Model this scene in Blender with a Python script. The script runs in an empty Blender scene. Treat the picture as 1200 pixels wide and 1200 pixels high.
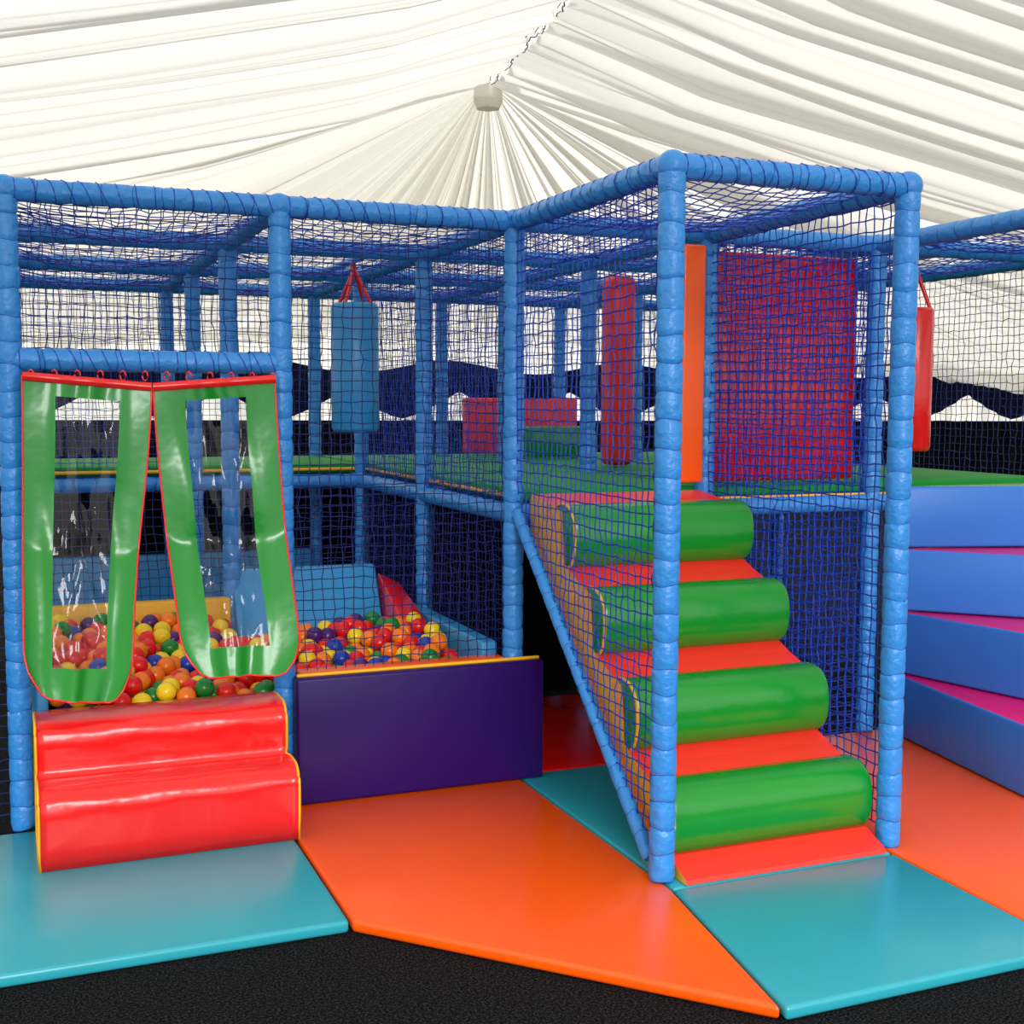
import bpy, bmesh, math, random
import numpy as np
from mathutils import Vector, Matrix
random.seed(4); rng=np.random.default_rng(4)
S=bpy.context.scene
S.view_settings.view_transform='Standard'
COL=S.collection

# ---------- materials ----------
def lin(c): 
    return tuple(((v/255)/12.92 if v/255<=.04045 else ((v/255+.055)/1.055)**2.4) for v in c)+(1,)
def vinyl(name,c,rough=.33,bump=.15,scale=9,spec=.5,var=.06,coat=0):
    m=bpy.data.materials.new(name); m.use_nodes=True; nt=m.node_tree; b=nt.nodes['Principled BSDF']
    b.inputs['Roughness'].default_value=rough; b.inputs['Specular IOR Level'].default_value=spec
    b.inputs['Coat Weight'].default_value=coat; b.inputs['Coat Roughness'].default_value=.12
    tc=nt.nodes.new('ShaderNodeTexCoord'); n=nt.nodes.new('ShaderNodeTexNoise'); n.inputs['Scale'].default_value=scale; n.inputs['Detail'].default_value=3
    nt.links.new(tc.outputs['Object'],n.inputs['Vector'])
    mx=nt.nodes.new('ShaderNodeMix'); mx.data_type='RGBA'
    L=lin(c); mx.inputs[6].default_value=tuple(v*(1-var) for v in L[:3])+(1,); mx.inputs[7].default_value=tuple(min(1,v*(1+var)) for v in L[:3])+(1,)
    nt.links.new(n.outputs['Fac'],mx.inputs[0]); nt.links.new(mx.outputs[2],b.inputs['Base Color'])
    if bump:
        bp=nt.nodes.new('ShaderNodeBump'); bp.inputs['Strength'].default_value=bump; bp.inputs['Distance'].default_value=.02
        nt.links.new(n.outputs['Fac'],bp.inputs['Height']); nt.links.new(bp.outputs['Normal'],b.inputs['Normal'])
        if coat: nt.links.new(bp.outputs['Normal'],b.inputs['Coat Normal'])
    return m
M={}
M['post']=vinyl('blue_sleeve',(48,138,218),.36,.4,30)
M['tie']=vinyl('blue_tie',(18,80,170),.5,0)
M['net']=vinyl('net_blue_cord',(10,62,182),.55,0)
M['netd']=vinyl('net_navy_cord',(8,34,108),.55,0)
M['teal']=vinyl('teal_vinyl',(44,160,176),.32,.14,4,coat=.15)
M['orange']=vinyl('orange_vinyl',(255,90,4),.32,.14,4,coat=.15)
M['red']=vinyl('red_vinyl',(235,20,18),.25,.3,6,coat=.35)
M['redm']=vinyl('red_matt_vinyl',(242,48,34),.4,.1,5)
M['green']=vinyl('green_vinyl',(10,136,36),.25,.25,6,coat=.3)
M['greenm']=vinyl('green_deck_vinyl',(22,140,48),.6,.1,5,.2)
M['purple']=vinyl('purple_vinyl',(38,8,92),.4,.15,4,.25)
M['yellow']=vinyl('yellow_vinyl',(245,180,25),.35,.1,5)
M['pink']=vinyl('pink_vinyl',(230,10,115),.35,.1,5)
M['bluep']=vinyl('blue_vinyl',(56,124,218),.36,.12,5,.4)
M['bluel']=vinyl('light_blue_vinyl',(50,145,205),.33,.12,5)
M['navy']=vinyl('navy_fabric',(10,16,50),.8,.1,5,.1)
M['black']=vinyl('black_fabric',(5,6,12),.85,.1,5,.1)
M['steel']=vinyl('steel',(120,118,112),.5,0)
for k,c in {'b0':(230,25,20),'b1':(252,125,20),'b2':(248,210,30),'b3':(20,130,45),'b4':(25,60,170),'b5':(80,25,110)}.items():
    M[k]=vinyl('ball_'+k,c,.25,0)
def carpet():
    m=bpy.data.materials.new('black_carpet'); m.use_nodes=True; nt=m.node_tree; b=nt.nodes['Principled BSDF']; b.inputs['Roughness'].default_value=.95; b.inputs['Specular IOR Level'].default_value=.05
    tc=nt.nodes.new('ShaderNodeTexCoord'); n=nt.nodes.new('ShaderNodeTexNoise'); n.inputs['Scale'].default_value=130; n.inputs['Detail'].default_value=6; n.inputs['Roughness'].default_value=.85
    nt.links.new(tc.outputs['Object'],n.inputs['Vector'])
    r=nt.nodes.new('ShaderNodeValToRGB'); r.color_ramp.elements[0].position=.48; r.color_ramp.elements[0].color=lin((8,8,11)); r.color_ramp.elements[1].position=.78; r.color_ramp.elements[1].color=lin((110,110,113))
    nt.links.new(n.outputs['Fac'],r.inputs[0]); nt.links.new(r.outputs[0],b.inputs['Base Color'])
    bp=nt.nodes.new('ShaderNodeBump'); bp.inputs['Distance'].default_value=.01; nt.links.new(n.outputs['Fac'],bp.inputs['Height']); nt.links.new(bp.outputs['Normal'],b.inputs['Normal'])
    return m
M['carpet']=carpet()
def cloth(name,c,tr):
    m=bpy.data.materials.new(name); m.use_nodes=True; nt=m.node_tree; nt.nodes.remove(nt.nodes['Principled BSDF']); o=nt.nodes['Material Output']
    d=nt.nodes.new('ShaderNodeBsdfDiffuse'); t=nt.nodes.new('ShaderNodeBsdfTranslucent'); mx=nt.nodes.new('ShaderNodeMixShader')
    d.inputs[0].default_value=lin(c); t.inputs[0].default_value=lin(c); mx.inputs[0].default_value=tr
    nt.links.new(d.outputs[0],mx.inputs[1]); nt.links.new(t.outputs[0],mx.inputs[2]); nt.links.new(mx.outputs[0],o.inputs[0])
    return m
M['lining']=cloth('ivory_lining',(241,238,229),.44)
def clear():
    m=bpy.data.materials.new('clear_pvc'); m.use_nodes=True; nt=m.node_tree; nt.nodes.remove(nt.nodes['Principled BSDF']); o=nt.nodes['Material Output']
    t=nt.nodes.new('ShaderNodeBsdfTransparent'); t.inputs[0].default_value=(.93,.95,.98,1); g=nt.nodes.new('ShaderNodeBsdfGlossy'); g.inputs['Roughness'].default_value=.05
    fr=nt.nodes.new('ShaderNodeFresnel'); fr.inputs[0].default_value=1.5
    tc=nt.nodes.new('ShaderNodeTexCoord'); mp=nt.nodes.new('ShaderNodeMapping'); mp.inputs['Scale'].default_value=(18,18,2.2); n=nt.nodes.new('ShaderNodeTexNoise'); n.inputs['Scale'].default_value=1.0; n.inputs['Detail'].default_value=1; n.inputs['Distortion'].default_value=.3
    nt.links.new(tc.outputs['Object'],mp.inputs[0]); nt.links.new(mp.outputs[0],n.inputs['Vector'])
    bp=nt.nodes.new('ShaderNodeBump'); bp.inputs['Strength'].default_value=1; bp.inputs['Distance'].default_value=.05
    nt.links.new(n.outputs['Fac'],bp.inputs['Height']); nt.links.new(bp.outputs[0],g.inputs['Normal']); nt.links.new(bp.outputs[0],fr.inputs['Normal'])
    mx=nt.nodes.new('ShaderNodeMixShader'); nt.links.new(fr.outputs[0],mx.inputs[0]); nt.links.new(t.outputs[0],mx.inputs[1]); nt.links.new(g.outputs[0],mx.inputs[2]); nt.links.new(mx.outputs[0],o.inputs[0])
    return m
M['clear']=clear()

# ---------- helpers ----------
def empty(name,parent=None):
    o=bpy.data.objects.new(name,None); COL.objects.link(o); o.parent=parent; return o
def mesh(name,verts,faces,mats,mi=None,smooth=True,parent=None):
    me=bpy.data.meshes.new(name); me.from_pydata([tuple(map(float,v)) for v in verts],[],[tuple(f) for f in faces])
    for m in mats: me.materials.append(M[m])
    if mi is not None: me.polygons.foreach_set('material_index',list(mi))
    me.polygons.foreach_set('use_smooth',[smooth]*len(me.polygons)); me.update()
    o=bpy.data.objects.new(name,me); COL.objects.link(o); o.parent=parent; return o
class MB:
    def __init__(s): s.v=[];s.f=[];s.m=[];s.n=0
    def add(s,v,f,m):
        v=np.asarray(v,float).reshape(-1,3); s.v.append(v)
        s.f+= [tuple(int(i)+s.n for i in ff) for ff in f]
        s.m+= (list(m) if hasattr(m,'__len__') else [m]*len(f)); s.n+=len(v)
    def make(s,name,mats,parent=None,smooth=True):
        return mesh(name,np.concatenate(s.v),s.f,mats,s.m,smooth,parent)
def frame(d):
    d=np.array(d,float); d/=np.linalg.norm(d); a=np.array([0,0,1.]) if abs(d[2])<.9 else np.array([1.,0,0])
    u=np.cross(a,d); u/=np.linalg.norm(u); return d,u,np.cross(d,u)
def sleeve(mb,p0,p1,r=.045,sp=.105,tie=1,n=22,caps=True):
    p0=np.array(p0,float);p1=np.array(p1,float); L=np.linalg.norm(p1-p0); d,u,w=frame(p1-p0)
    ns=max(1,round(L/sp)); seg=L/ns
    prof=[(0,.92),(.035,.92),(.10,.975),(.26,1.01),(.4,1.005),(.55,1.015),(.74,1.005),(.92,.975)]
    rings=[]
    for i in range(ns):
        ph=rng.uniform(0,6.28,4); off=rng.uniform(-.02,.02); sh=rng.uniform(-.07,.07) if 0<i else 0
        for q,(t,k) in enumerate(prof):
            rings.append(((i+t+(sh if q<2 else sh*.6 if q==2 else 0))*seg,k+rng.uniform(-.013,.013),ph,off,.9 if q in(0,1,2,7) else .35))
    rings.append((L,.94,rng.uniform(0,6.28,4),0,.5))
    V=[];a=np.arange(n)*2*math.pi/n
    for (z,k,ph,off,am) in rings:
        cr=1+(.03*np.sin(5*a+ph[0])+.028*np.sin(8*a+ph[1]))*am+off*.5
        rr=r*k*cr
        V.append(p0+np.outer(z+.004*np.sin(2*a+ph[2]),d)+np.outer(rr*np.cos(a),u)+np.outer(rr*np.sin(a),w))
    F=[];m=[]
    for j in range(len(rings)-1):
        t=1 if (tie and j%8==0) else 0
        for i in range(n):
            F.append((j*n+i,j*n+(i+1)%n,(j+1)*n+(i+1)%n,(j+1)*n+i)); m.append(t)
    F.append(tuple(range(n))[::-1]); m.append(0); e=(len(rings)-1)*n; F.append(tuple(range(e,e+n))); m.append(0)
    mb.add(np.concatenate(V),F,m)
def ball_joint(mb,c,r=.050,n=12):
    V=[];F=[]
    for i in range(1,n):
        th=math.pi*i/n
        for j in range(n*2):
            ph=math.pi*j/n; V.append((c[0]+r*math.sin(th)*math.cos(ph),c[1]+r*math.sin(th)*math.sin(ph),c[2]+r*math.cos(th)))
    for i in range(n-2):
        for j in range(2*n): F.append((i*2*n+j,(i+1)*2*n+j,(i+1)*2*n+(j+1)%(2*n),i*2*n+(j+1)%(2*n)))
    F.append(tuple(range(2*n))); F.append(tuple(range((n-2)*2*n,(n-1)*2*n))[::-1])
    mb.add(V,F,0)
def tubepath(mb,pts,r,m=0,n=6,closed=False):
    pts=[np.array(p,float) for p in pts]; V=[];F=[];N=len(pts)
    for i,p in enumerate(pts):
        a=pts[(i-1)%N] if (closed or i>0) else p; b=pts[(i+1)%N] if (closed or i<N-1) else p
        d,u,w=frame(b-a)
        for k in range(n):
            t=2*math.pi*k/n; V.append(p+r*(math.cos(t)*u+math.sin(t)*w))
    for i in range(N if closed else N-1):
        for k in range(n): F.append((i*n+k,i*n+(k+1)%n,((i+1)%N)*n+(k+1)%n,((i+1)%N)*n+k))
    mb.add(V,F,m)
def net(mb,p00,p10,p01,cell=.042,r=.0028,m=0,mask=None,sag=0,jit=.004,sagdir=(0,0,-1)):
    p00,p10,p01=[np.array(p,float) for p in (p00,p10,p01)]
    U=p10-p00;Vv=p01-p00; nu=max(1,round(np.linalg.norm(U)/cell)); nv=max(1,round(np.linalg.norm(Vv)/cell))
    nrm=np.cross(U,Vv); nrm/=np.linalg.norm(nrm)
    uu,vv=np.meshgrid(np.linspace(0,1,nu+1),np.linspace(0,1,nv+1),indexing='ij')
    P=p00+uu[...,None]*U+vv[...,None]*Vv
    P=P+rng.normal(0,jit,P.shape)
    lw=np.sin(uu*7+rng.uniform(0,6))*np.sin(vv*5+rng.uniform(0,6))*.012
    P+=lw[...,None]*(U/np.linalg.norm(U)+nrm*.8)
    P+=(np.sin(uu*math.pi)*np.sin(vv*math.pi)*sag)[...,None]*np.array(sagdir)
    if mask is None: mk=np.ones(uu.shape,bool)
    else: mk=mask(P)
    segs=[]
    for A,B,ma,mb_ in ((P[:-1],P[1:],mk[:-1],mk[1:]),(P[:,:-1],P[:,1:],mk[:,:-1],mk[:,1:])):
        s=ma&mb_; segs.append((A[s],B[s]))
    A=np.concatenate([s[0] for s in segs]);B=np.concatenate([s[1] for s in segs])
    d=B-A; d/=np.linalg.norm(d,axis=1)[:,None]; w=np.cross(d,nrm); w/=np.linalg.norm(w,axis=1)[:,None]
    n2=np.cross(d,w)
    V=[]
    for base in (A,B):
        for t in (0,2.094,4.189): V.append(base+r*(math.cos(t)*w+math.sin(t)*n2))
    V=np.stack(V,1).reshape(-1,3); F=[]
    for i in range(len(A)):
        b=i*6
        F+= [(b,b+1,b+4,b+3),(b+1,b+2,b+5,b+4),(b+2,b,b+3,b+5)]
    mb.add(V,F,m)
def bev(o,w=.015,seg=3,ang=40):
    b=o.modifiers.new('bevel','BEVEL'); b.width=w; b.segments=seg; b.limit_method='ANGLE'; b.angle_limit=math.radians(ang)
    return o
def pad(name,lo,hi,mat,parent=None,w=.015,rot=None):
    x0,y0,z0=lo;x1,y1,z1=hi
    v=[(x0,y0,z0),(x1,y0,z0),(x1,y1,z0),(x0,y1,z0),(x0,y0,z1),(x1,y0,z1),(x1,y1,z1),(x0,y1,z1)]
    f=[(0,3,2,1),(4,5,6,7),(0,1,5,4),(1,2,6,5),(2,3,7,6),(3,0,4,7)]
    return bev(mesh(name,v,f,[mat],None,True,parent),w)
def prism(name,poly,z0,z1,mats,parent=None,w=.012,topm=0,sidem=0):
    n=len(poly); a=sum(poly[i][0]*poly[(i+1)%n][1]-poly[(i+1)%n][0]*poly[i][1] for i in range(n))
    if a<0: poly=poly[::-1]
    v=[(x,y,z0) for x,y in poly]+[(x,y,z1) for x,y in poly]
    f=[tuple(range(n))[::-1],tuple(range(n,2*n))]+[(i,(i+1)%n,n+(i+1)%n,n+i) for i in range(n)]
    return bev(mesh(name,v,f,mats,[sidem,topm]+[sidem]*n,True,parent),w)

# ---------- frame ----------
BW,D,SW=.973,1.308,.919
H=2.4; R=.043; T=H-R; DK=1.19
X=[-2*BW,-BW,0,SW,2*SW,3*SW+.2]; Y=[-D,0,1.2,2.4,3.6]
fr=empty('soft_play_frame')
mb=MB()
def post(x,y,z1=T): sleeve(mb,(x,y,.045),(x,y,z1),R,.09); ball_joint(mb,(x,y,T))
for y in Y[1:]:
    for x in X: post(x,y)
post(0,-D);post(SW,-D)
post(2*SW,-1.75); post(X[5],-1.75)
post(-3*BW,0)
def beam(p,q,tie=1,sp=.11,r=.041): sleeve(mb,p,q,r,sp,tie)
for y in Y[1:]:
    for i in range(5): beam((X[i],y,T),(X[i+1],y,T))
for x in X:
    for j in range(1,4): beam((x,Y[j],T),(x,Y[j+1],T))
beam((-3*BW,0,T),(X[0],0,T))
for x in (0,SW): beam((x,-D,T),(x,0,T))
for x in (2*SW,X[5]): beam((x,-1.75,T),(x,0,T))
beam((0,-D,T),(SW,-D,T)); beam((2*SW,-1.75,T),(X[5],-1.75,T))
for i in range(2,5):
    for y in Y[1:]: beam((X[i],y,DK-.04),(X[i+1],y,DK-.04))
for i in range(2):
    for y in Y[3:]: beam((X[i],y,DK-.04),(X[i+1],y,DK-.04))
for x in X[2:]:
    for j in range(1,4): beam((x,Y[j],DK-.04),(x,Y[j+1],DK-.04))
for x in X[:2]: beam((x,Y[3],DK-.04),(x,Y[4],DK-.04))
CB=1.76
beam((X[0],0,CB),(X[1],0,CB),sp=.12)
sleeve(mb,(0,-.04,DK-.03),(0,-D+.08,.09),.026,.09)
mb.make('padded_tubes',['post','tie'],fr)

nb=MB()
def wallnet(x0,y0,x1,y1,z0,z1,m=0,mask=None,cell=.041,r=.0023): net(nb,(x0,y0,z0),(x1,y1,z0),(x0,y0,z1),cell,r,m,mask,jit=.0025)
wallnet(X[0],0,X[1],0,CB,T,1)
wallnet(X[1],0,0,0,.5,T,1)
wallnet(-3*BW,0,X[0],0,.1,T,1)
wallnet(0,-D,0,0,.05,T,0,mask=lambda P:P[...,2]>(DK-.03)+(P[...,1]+.04)*((DK-.12)/(D-.12)),cell=.043,r=.003)
wallnet(SW,-D,SW,0,.1,T,0,cell=.043,r=.003)
wallnet(SW,0,2*SW,0,.05,T,0,cell=.043,r=.0032)
wallnet(SW,.03,2*SW,.03,.05,T,0,cell=.043,r=.003)
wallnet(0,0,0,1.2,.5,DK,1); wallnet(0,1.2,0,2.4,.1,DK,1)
wallnet(0,0,0,1.2,DK,T,0)
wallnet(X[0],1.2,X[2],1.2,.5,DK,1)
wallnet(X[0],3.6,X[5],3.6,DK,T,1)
wallnet(X[0],2.4,X[1],2.4,DK,T,0)
wallnet(0,1.2,0,2.4,DK,T,0)
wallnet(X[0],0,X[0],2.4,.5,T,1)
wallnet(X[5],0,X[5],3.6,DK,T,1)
def roofnet(x0,y0,x1,y1,m=0): net(nb,(x0,y0,T),(x1,y0,T),(x0,y1,T),.05,.0025,m,sag=.06,jit=.004)
for i in range(5):
    for j in range(1,4): roofnet(X[i],Y[j],X[i+1],Y[j+1],0)
roofnet(0,-D,SW,0); roofnet(2*SW,-1.75,X[5],0)
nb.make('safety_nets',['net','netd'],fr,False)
lb=MB()
def lace(p,q,n):
    p=np.array(p,float);q=np.array(q,float); d,u,v=frame(q-p); pts=[]
    for i in range(n*8+1):
        t=i/(n*8); a=2*math.pi*i/8; t2=t+.012*math.sin(i*.7); pts.append(p+(q-p)*min(max(t2,0),1)+.044*(math.cos(a)*u+math.sin(a)*v))
    tubepath(lb,pts,.002,0,4)
for p,q in (((X[0],0,T),(X[1],0,T)),((X[1],0,T),(0,0,T)),((0,-D,T),(0,0,T)),((0,-D,T),(SW,-D,T)),((SW,-D,T),(SW,0,T)),((X[0],0,CB),(X[1],0,CB))): lace(p,q,16)
lb.make('lacing_cord',['net'],fr)
pad('under_deck_shade_back',(X[0],3.66,.05),(X[5],3.68,DK),'black',fr,.004)  # added black sheet, stands in for the deep shade under the deck
pad('under_deck_blue_pad',(X[0]+.05,3.5,.05),(-.06,3.56,.62),'bluel',fr,.01)
pad('under_deck_shade_screen',(.06,1.26,.05),(SW-.06,1.28,DK-.1),'black',fr,.004)  # added black screen, its colour supplies the darkness below the deck

# ---------- decks ----------
dk=empty('upper_deck',fr)
for i in range(2,5):
    for j in range(1,4):
        pad('deck_mat_%d%d'%(i,j),(X[i]+.03,Y[j]+.02,DK+.005),(X[i+1]-.01,Y[j+1]-.02,DK+.06),'greenm',dk)
for i in range(0,2): pad('deck_mat_%d3'%i,(X[i]+.03,Y[3]+.02,DK+.005),(X[i+1]-.01,Y[4]-.02,DK+.06),'greenm',dk)
pb=MB()
tubepath(pb,[(0.02,0,DK+.03),(0.02,2.4,DK+.03),(X[0],2.39,DK+.03)],.011)
tubepath(pb,[(SW,-.0,DK+.0),(3*SW,-.0,DK+.0)],.009)
pb.make('yellow_piping',['yellow'],dk)

# ---------- ball pit ----------
bp=empty('ball_pit')
pad('front_wall',(X[1]+.02,-.13,.045),(.09,-.05,.545),'purple',bp,.012)
pad('front_ledge',(X[1]+.05,-.045,.045),(-.05,.05,.55),'orange',bp,.012)
pad('entrance_wall',(X[0]+.05,-.04,.045),(X[1]-.05,.05,.44),'yellow',bp,.012)
pad('side_wall',(-.12,.06,.04),(-.045,1.15,.6),'bluel',bp,.012)
pad('left_wall',(X[0]+.05,.06,.04),(X[0]+.1,1.15,.62),'bluel',bp,.012)
pad('back_wall_yellow',(X[0]+.05,1.12,.04),(X[1]-.02,1.2,.68),'yellow',bp,.012)
o=mesh('slide_pad',[(X[1],.95,.3),(-.26,.95,.3),(-.26,1.2,.8),(X[1],1.2,.8),(X[1],1.2,.05),(-.26,1.2,.05),(X[1],1.27,.8),(-.26,1.27,.8),(X[1],1.27,.05),(-.26,1.27,.05)],
 [(0,1,2,3),(3,2,7,6),(6,7,9,8),(0,3,6,8,4),(1,5,9,7,2),(0,4,5,1),(4,8,9,5)],['bluel'],None,True,bp); bev(o,.012)
o=mesh('back_wall_red',[(-.25,.7,.05),(-.13,.7,.05),(-.13,.7,.56),(-.25,1.2,.76),(-.25,.75,.56),(-.13,1.2,.70),(-.25,1.2,.05),(-.13,1.2,.05)],
 [(0,1,2,4),(4,2,5,3),(0,4,3,6),(1,7,5,2),(6,3,5,7),(0,6,7,1)],['red'],None,True,bp); bev(o,.01)
tb=MB(); tubepath(tb,[(X[1]+.03,-.09,.55),(.08,-.09,.55)],.008); tb.make('piping',['yellow'],bp)
ico=bmesh.new(); bmesh.ops.create_icosphere(ico,subdivisions=3,radius=1); iv=np.array([v.co[:] for v in ico.verts]); iff=[tuple(v.index for v in f.verts) for f in ico.faces]; ico.free()
cs=[]
rb=.039; sp=.077
for L in range(2):
    j=0;y=.09+rb+(L%2)*.035
    while y<1.12:
        x=X[0]+.14+(j%2)*sp/2+(L%2)*sp/3
        while x<-.16:
            top=.53+.035*math.sin(3*x+1)+.11*max(0,y-.25)+.025*math.sin(9*x)*math.cos(7*y)
            if x<X[1]: top-=.045-.04*y
            if not (y>.88 and x>X[1]-.04): cs.append((x+random.uniform(-.012,.012),y+random.uniform(-.012,.012),top-rb-L*.06+random.uniform(-.015,.035)*(L==0)))
            x+=sp
        y+=sp*.87; j+=1
V=np.concatenate([iv*rb+np.array(c) for c in cs]); F=[];mi=[]
for k in range(len(cs)):
    c=random.choice([0,0,0,0,1,1,1,2,2,3,4,5]); F+=[tuple(i+k*len(iv) for i in f) for f in iff]; mi+=[c]*len(iff)
mesh('play_balls',V,F,['b0','b1','b2','b3','b4','b5'],mi,True,bp)
pad('pit_base',(X[0]+.12,.08,.03),(-.14,1.1,.34),'navy',bp,.01)

# ---------- entrance steps (double hump) ----------
def arc(cy,cz,r,a0,a1,n=8): return [(cy+r*math.cos(math.radians(a0+(a1-a0)*i/n)),cz+r*math.sin(math.radians(a0+(a1-a0)*i/n))) for i in range(n+1)]
prof=[(-.055,.044),(-.49,.044)]+[(-.502,.12),(-.505,.2)]+arc(-.43,.24,.075,180,92)+[(-.36,.316),(-.285,.305)]+[(-.29,.34),(-.295,.40)]+arc(-.225,.425,.07,180,92)+[(-.12,.495),(-.055,.49)]
def extrude(mb_,prof,x0,x1,m,mc,nx=1,wr=0):
    n=len(prof);V=[]
    for i in range(nx+1):
        t=i/nx; x=x0+(x1-x0)*t; e=math.exp(-min(t,1-t)*9)
        for k,(y,z) in enumerate(prof):
            w_=wr*e*math.sin(k*1.9+3*math.sin(t*5))+wr*.4*math.sin(t*17+k*.7)
            V.append((x,y-(w_ if 1<k<n-1 and 0<i<nx else 0),z+(w_*.6 if 3<k<n-1 and 0<i<nx else 0)))
    F=[];mm=[]
    for i in range(nx):
        for k in range(n): F.append((i*n+k,(i+1)*n+k,(i+1)*n+(k+1)%n,i*n+(k+1)%n)); mm.append(m)
    F.append(tuple(range(n))[::-1]); F.append(tuple(range(nx*n,nx*n+n))); mm+=[mc,mc]
    mb_.add(V,F,mm)
es=MB(); extrude(es,prof,X[0]+.045,X[1]-.055,0,0,30,.0025)
for x in (X[0]+.045,X[1]-.055): tubepath(es,[(x,y,z) for y,z in prof],.005,1,6,True)
o=es.make('foam_entry_step',['red','yellow']); 
# ---------- door flaps ----------
df=empty('door_flap_curtain')
def flap(name,ol,ori,zt,zb_l,zb_r,xlb,xrb,seed):
    nu,nv=36,72; V=[];F=[];mi=[]
    def pt(u,v):
        zt_=zt(u); zb=zb_l+(zb_r-zb_l)*u
        cu=abs(u-.5)*2
        zb_=zb+ (.055*max(0,(cu-.6)/.4)**2.5)
        s=v*v*(3-2*v)*.55+v*.45
        xl=ol+(xlb-ol)*s; xr=ori+(xrb-ori)*s
        cor=max(0,(v-.9)/.1)**2*.03
        xl+=cor; xr-=cor
        x=xl+(xr-xl)*u; z=zt_+(zb_-zt_)*v
        win=max(0,1-abs(u-.5)*2.6)
        y=-.075-.06*v+.010*math.sin(9*u+seed)*(.4+v)+.009*math.sin(5*v*3+seed*2)*math.sin(3.1*u)-.36*max(0,v-.55)*1.0+win*.012*math.sin(26*u+3*math.sin(5*v+seed)+seed)
        return (x,y,z)
    for i in range(nu+1):
        for j in range(nv+1): V.append(pt(i/nu,j/nv))
    for i in range(nu):
        for j in range(nv):
            F.append((i*(nv+1)+j,i*(nv+1)+j+1,(i+1)*(nv+1)+j+1,(i+1)*(nv+1)+j))
            uu=(i+.5)/nu; v=(j+.5)/nv
            mi.append(1 if (.24<uu<.76 and .06<v<.905) else 0)
    o=mesh(name,V,F,['green','clear'],mi,True,df)
    e=MB()
    per=[pt(0,j/30) for j in range(31)]+[pt(i/12,1) for i in range(1,13)]+[pt(1,1-j/30) for j in range(1,31)]
    tubepath(e,per,.004,0); tubepath(e,[pt(i/12,0) for i in range(13)],.018,0)
    e.make(name+'_red_trim',['red'],df)
flap('flap_left',X[0]+.04,-1.465,lambda u:1.70-.035*u,.59,.545,-1.93,-1.575,1.0)
flap('flap_right',-1.46,X[1]-.04,lambda u:1.665+.035*u,.62,.60,-1.40,-.97,2.6)
hk=MB()
for i in range(12):
    x=X[0]+.07+i*.078; tubepath(hk,[(x+.01*math.cos(a),-.06,1.705+.018*math.sin(a)) for a in np.linspace(0,6.28,9)],.003,0,5)
hk.make('hanging_rings',['red'],df)

# ---------- main roller stairs ----------
st=empty('roller_staircase')
cy=[-1.17+.265*i for i in range(4)]; cz=[.205+.294*i for i in range(4)]
P=[(-1.385,.045),(-1.38,.06),(-1.27,.105)]
for i in range(4):
    P+=[(cy[i]-.03,cz[i]-.1),(cy[i]-.01,cz[i]+.105)]
    if i<3: P+=[(cy[i]+.13,cz[i]+.15)]
P+=[(-.2,1.22),(-.07,1.235),(-.07,1.09),(-1.12,.045)]
sb=MB(); extrude(sb,P,.05,SW-.065,0,1); o=sb.make('step_body',['redm','yellow'],st,False)
for i in range(4):
    ring=[]
    for k in range(28):
        a=2*math.pi*k/28; c,s=math.cos(a),math.sin(a)
        ring.append((.114*math.copysign(abs(c)**.85,c),.13*math.copysign(abs(s)**.85,s)))
    V=[];F=[]; xs=[(.052,.90),(.057,.96),(.066,.99),(.08,1),(.3,1.0),(.5,1.005),(.7,1.0),(SW-.07,1),(SW-.056,.985),(SW-.047,.95),(SW-.043,.9)]
    for x,k_ in xs: V+=[(x,cy[i]+k_*a,cz[i]+k_*b) for a,b in ring]
    n=28
    for j in range(len(xs)-1):
        for k in range(n): F.append((j*n+k,j*n+(k+1)%n,(j+1)*n+(k+1)%n,(j+1)*n+k))
    F.append(tuple(range(n))[::-1]); F.append(tuple(range((len(xs)-1)*n,len(xs)*n)))
    mesh('roller_%d'%(i+1),V,F,['green'],None,True,st)
    yb=MB(); tubepath(yb,[(.058,cy[i]+y,cz[i]+z) for y,z in ring],.006,0,6,True); yb.make('roller_piping_%d'%(i+1),['yellow'],st)

# ---------- fan stairs right ----------
fs=empty('corner_staircase')
pv=(1.93,-.08); xr=2.7
polys=[[pv,(1.77,-1.1),(xr,-1.1),(xr,-.06)],[pv,(2.16,-1.1),(xr,-1.1),(xr,-.06)],[pv,(xr,-.85),(xr,-.06)],[pv,(xr,-.3),(xr,-.06)]]
for i,pl in enumerate(polys):
    prism('wedge_step_%d'%(i+1),pl,.045+i*.297,.045+(i+1)*.297-.004,['bluep','pink' if i<3 else 'green'],fs,.014,topm=1,sidem=0)

# ---------- floor mats ----------
def fm(name,poly,mat): return prism(name,poly,.002,.042,[mat],None,.012)
fm('floor_mat',[(-3.1,-1.24),(-1.04,-1.24),(-1.04,-.04),(-3.1,-.04)],'teal')
fm('floor_mat',[(-1.03,-.04),(-1.03,-1.24),(-.13,-2.18),(-.005,-1.38),(-.005,-.04)],'orange')
fm('floor_mat',[(-.12,-2.19),(.88,-2.19),(.88,-1.39),(.0,-1.39)],'teal')
fm('floor_mat',[(.89,-2.19),(2.9,-2.19),(2.9,.0),(.89,.0)],'orange')
fm('floor_mat',[(.005,-1.38),(.88,-1.38),(.88,-.05),(.005,-.05)],'teal')
fm('floor_mat',[(.005,-.04),(.88,-.04),(.88,1.2),(.005,1.2)],'red')
fm('floor_mat',[(X[0],1.3),(-.05,1.3),(-.05,3.48),(X[0],3.48)],'bluel')

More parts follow.
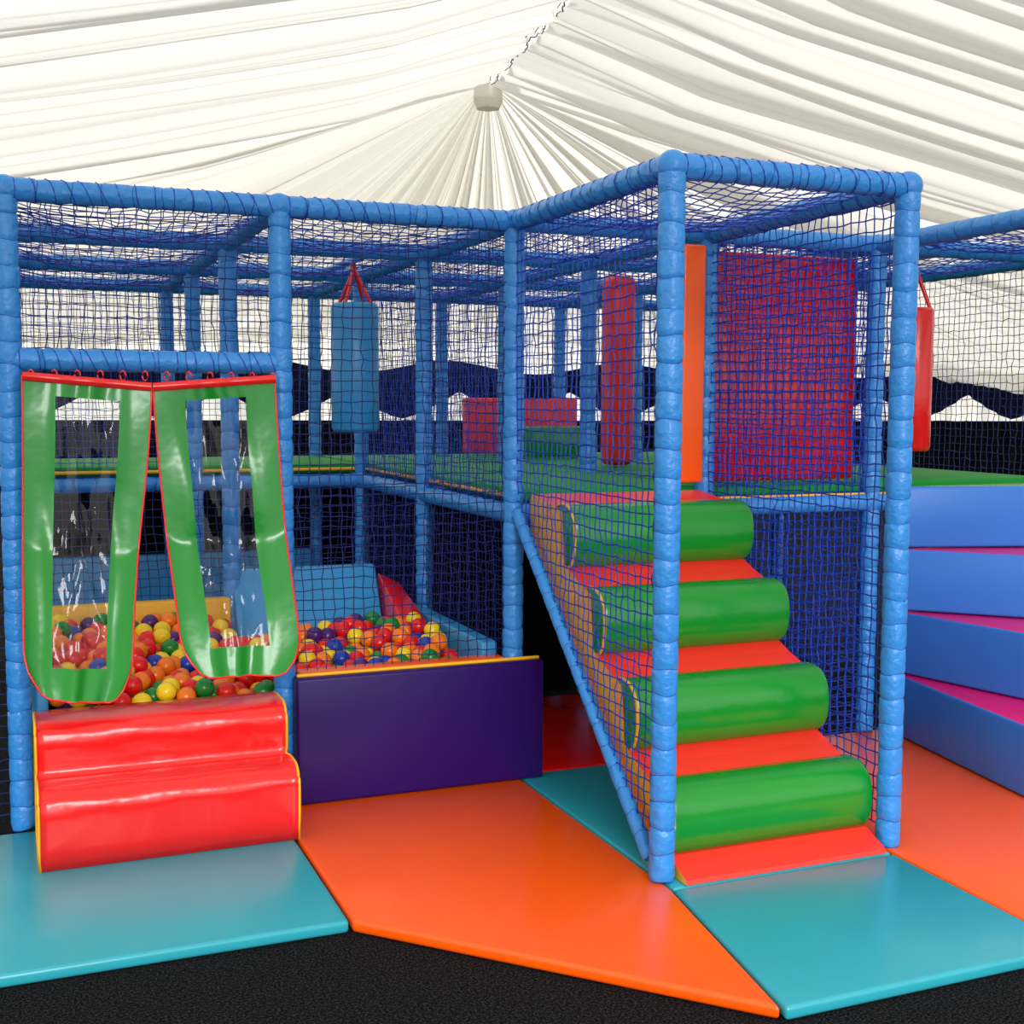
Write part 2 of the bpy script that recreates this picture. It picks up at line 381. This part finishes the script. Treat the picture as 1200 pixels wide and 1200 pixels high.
# ---------- inner pads / bags ----------
ip=empty('padded_wall_panel'); pad('red_panel',(SW+.06,.06,DK+.07),(2*SW-.06,.1,T-.06),'red',ip)
pad('orange_side_panel',(SW-.165,-.085,DK+.08),(SW-.055,-.05,T-.06),'orange',ip,.01)
pad('padded_pillar',(1.21,1.5,DK+.07),(1.37,1.66,T-.02),'redm',None,.04)
lp=empty('low_play_barrier'); pad('red_barrier',(1.0,3.3,DK+.07),(1.85,3.4,DK+.46),'redm',lp); pad('green_barrier',(1.15,2.7,DK+.07),(1.7,2.8,DK+.27),'green',lp)
def bag(name,x,y,z0,z1,r,mat):
    e=empty(name); m_=MB(); n=24
    pr=[(0,z0),(r*.9,z0),(r,z0+.02),(r,z1-.02),(r*.9,z1),(0,z1)]
    V=[];F=[]
    for q,(rr,z) in enumerate(pr):
        for k in range(n):
            a=2*math.pi*k/n; V.append((x+max(rr,.001)*math.cos(a),y+max(rr,.001)*math.sin(a),z))
    for q in range(len(pr)-1):
        for k in range(n): F.append((q*n+k,q*n+(k+1)%n,(q+1)*n+(k+1)%n,(q+1)*n+k))
    m_.add(V,F,0); m_.make('bag_body',[mat],e)
    s=MB()
    for k in range(4):
        a=math.pi/4+k*math.pi/2; tubepath(s,[(x+r*.8*math.cos(a),y+r*.8*math.sin(a),z1-.01),(x,y,T-.05)],.01,0)
    sleeve(s,(x-.01,y-.01,T-.06),(x-.01,y-.01,T-.015),.015,.05,0)
    s.make('bag_straps',['red'],e)
    c=MB(); sleeve(c,(x,1.2,T) if y>.7 else (x,0,T),(x,2.4,T) if y>.7 else (x,1.2,T),.02,.1); c.make('overhead_support_tube',['post','tie'],fr)
bag('punch_bag',-.25,1.6,1.46,2.13,.125,'bluel')
bag('punch_bag',2.31,.3,1.38,2.1,.1,'red')

# ---------- tent ----------
A=np.array([3.14,8.47]); al=math.radians(8.1); rd=np.array([math.sin(al),math.cos(al)]); pd=np.array([math.cos(al),-math.sin(al)])
HA=5.2; HW=12.; SL=.2; TB=6.5; SB=.375
def W(s,t,z): 
    q=A+pd*s+rd*t; return (q[0],q[1],z)
mesh('floor',[W(-HW,-17,0),W(HW,-17,0),W(HW,TB,0),W(-HW,TB,0)],[(0,1,2,3)],['carpet'])
def pleats(x,lam,seed,tot,lo=.35,hi=1.9):
    r=np.random.default_rng(seed); e=[0]
    while e[-1]<tot: e.append(e[-1]+lam*r.uniform(lo,hi))
    e=np.array(e); idx=np.clip(np.searchsorted(e,x,side='right')-1,0,len(e)-2)
    f=(x-e[idx])/(e[idx+1]-e[idx]); wd_=(e[idx+1]-e[idx])/lam
    sk_=r.uniform(.2,.8,len(e))[idx]
    g=np.where(f<sk_,f/sk_,(1-f)/(1-sk_)); g=np.sin(g*math.pi/2)**1.1
    am=r.uniform(.4,1.25,len(e))[idx]
    return g*am*np.sqrt(wd_),r.uniform(0,1,len(e))[idx]
cm=MB()
NT=1300; ts=np.linspace(-17,0,NT)
for side in (-1,1):
    us=np.concatenate([np.linspace(0,.1,6),np.linspace(.13,1,26)]); p1,r1=pleats(ts+17,.48,10+side,17.5); p2,r2=pleats(ts+17,.19,40+side,17.5); p3,r3=pleats(ts+17,.45,70+side,17.5)
    env=np.clip(-ts/1.2,0,1)
    V=[]
    for j,u in enumerate(us):
        s=side*(HW*u+.02)
        k1=min(1,.2+u*6); bl=min(1,max(0,(u-.15)/.6)); pp=p1*(1-.6*bl)+p3*.6*bl
        swag=.10*np.sin(ts*1.48)**2*math.sin(math.pi*min(1,u*1.6))
        z=HA-SL*abs(s)-.05*math.sin(math.pi*u)-.25*pp*k1*(.75+.5*r1*math.sin(math.pi*u))-.055*p2*(1-.6*u)-swag*env
        tt=ts+env*(.30*np.sin(u*5+ts*.55)*u+.12*np.sin(u*11+ts*2.1)*u)
        for k in range(NT): V.append(W(s,tt[k] if k<NT-1 else 0,z[k]))
    F=[]
    for j in range(len(us)-1):
        for k in range(NT-1):
            a=j*NT+k; F.append((a,a+1,a+NT+1,a+NT) if side>0 else (a,a+NT,a+NT+1,a+1))
    cm.add(V,F,0)
NP=1100; ph=np.linspace(-math.pi/2,math.pi/2,NP); p1,_=pleats(ph+math.pi/2,math.radians(7),33,3.3); p2,_=pleats(ph+math.pi/2,math.radians(2.2),34,3.3)
V=[];rr=np.linspace(0,1,24)
for q in rr:
    for k in range(NP):
        sn,cs_=math.sin(ph[k]),math.cos(ph[k])
        rho=min(HW/max(abs(sn),1e-6),TB/max(cs_,1e-6))*q
        sl=math.sqrt((SL*sn)**2+(SB*cs_)**2)
        V.append(W(rho*sn,rho*cs_,HA-sl*rho-.15*math.sin(math.pi*min(q,1))-.10*min(rho,3)*p1[k]*(1-.6*q**3)-.03*min(rho,3)*p2[k]*(1-.6*q**3)))
F=[]
for j in range(len(rr)-1):
    for k in range(NP-1):
        a=j*NP+k; F.append((a,a+1,a+NP+1,a+NP))
cm.add(V,F,0)
cm.make('ceiling',['lining'])
tr=MB(); V=[];F=[]
for z,r_ in ((HA+.02,.16),(HA-.2,.19),(HA-.3,.14)):
    for k in range(6): a=k*math.pi/3+.3; V.append(W(r_*math.cos(a),r_*math.sin(a),z))
for j in range(2):
    for k in range(6): F.append((j*6+k,j*6+(k+1)%6,(j+1)*6+(k+1)%6,(j+1)*6+k))
F.append((12,13,14,15,16,17)); tr.add(V,F,0); tr.make('trim_1',['lining'],None,False)
rc=MB(); tubepath(rc,[W(.025*math.sin(i*.5)+.01*math.sin(i*1.9),-.15-i*.05,HA-.07+.012*math.sin(i*2.3)) for i in range(300)],.007,0,5)
tubepath(rc,[W(.03*math.sin(i*.43+2)-.04,-.15-i*.05,HA-.05+.012*math.sin(i*1.7)) for i in range(300)],.005,0,5)
rc.make('trim_2',['steel'])
def wall(name,p,q,zt):
    n=300;V=[];F=[];p=np.array(p);q=np.array(q);d=(q-p);L=np.linalg.norm(d);nn=np.array([-d[1],d[0]])/L
    for i in range(n+1):
        o_=.05*math.sin(i*1.3)+.02*math.sin(i*.6); c=p+d*i/n+nn*o_
        V+=[(c[0],c[1],0),(c[0],c[1],zt)]
    for i in range(n): F.append((2*i,2*i+2,2*i+3,2*i+1))
    mesh(name,V,F,['lining'])
wall('wall_back',W(-HW,TB,0)[:2],W(HW,TB,0)[:2],3.0)
wall('wall_left',W(-HW,-17,0)[:2],W(-HW,TB,0)[:2],3.0)
wall('wall_right',W(HW,-17,0)[:2],W(HW,TB,0)[:2],3.0)
sk=MB()
V=[];F=[];n=400
for i in range(n+1):
    s=-HW+.1+(2*HW-.2)*i/n; y=TB-.2+.03*math.sin(i*1.1)
    V+=[W(s,y,0.01),W(s,y,1.33)]
for i in range(n): F.append((2*i,2*i+2,2*i+3,2*i+1))
sk.add(V,F,0); sk.make('wall_skirt_drape',['black'])
sw=MB();V=[];F=[];n=600
for i in range(n+1):
    s=-HW+.1+(2*HW-.2)*i/n; f=(s/1.9)%1; y=TB-.3+.03*math.sin(i*.9)
    lo=1.36+.45*(1-abs(2*f-1))**1.3
    top=2.2+.1*math.sin(s*2.1)
    V+=[W(s,y,lo),W(s,y-.05,(lo+top)/2),W(s,y,top)]
for i in range(n):
    F+=[(3*i,3*i+3,3*i+4,3*i+1),(3*i+1,3*i+4,3*i+5,3*i+2)]
sw.add(V,F,0); sw.make('swag_valance',['navy'])

# ---------- light ----------
wd=bpy.data.worlds.new('World'); S.world=wd; wd.use_nodes=True; bg=wd.node_tree.nodes['Background']; bg.inputs[0].default_value=(1,.99,.97,1); bg.inputs[1].default_value=1.25
def sun(name,e,ang,d):
    sl=bpy.data.lights.new(name,'SUN'); sl.energy=e; sl.angle=math.radians(ang); so=bpy.data.objects.new(name,sl); COL.objects.link(so)
    so.rotation_euler=Vector(d).to_track_quat('-Z','Y').to_euler()
sun('sun',4.4,5,(.5,-.95,-.5))
sun('open_side_fill_sun',2.9,30,(.15,.9,-.42))  # added second sun, soft fill from behind the camera to brighten the interior
# ---------- camera ----------
cx,cyy,cz_,yaw,pit,rol,f=-1.9624,-4.793,1.6097,.3876,.0873,.0045,1449.76
cd=bpy.data.cameras.new('camera'); co=bpy.data.objects.new('camera',cd); COL.objects.link(co); S.camera=co
Fv=Vector((math.sin(yaw)*math.cos(pit),math.cos(yaw)*math.cos(pit),-math.sin(pit))); Rv=Vector((math.cos(yaw),-math.sin(yaw),0)); Uv=Rv.cross(Fv)
R2=Rv*math.cos(rol)+Uv*math.sin(rol); U2=-Rv*math.sin(rol)+Uv*math.cos(rol)
m=Matrix((R2,U2,-Fv)).transposed().to_4x4(); m.translation=Vector((cx,cyy,cz_)); co.matrix_world=m
cd.sensor_width=36; cd.lens=float(f)/1200*36; cd.clip_start=.05
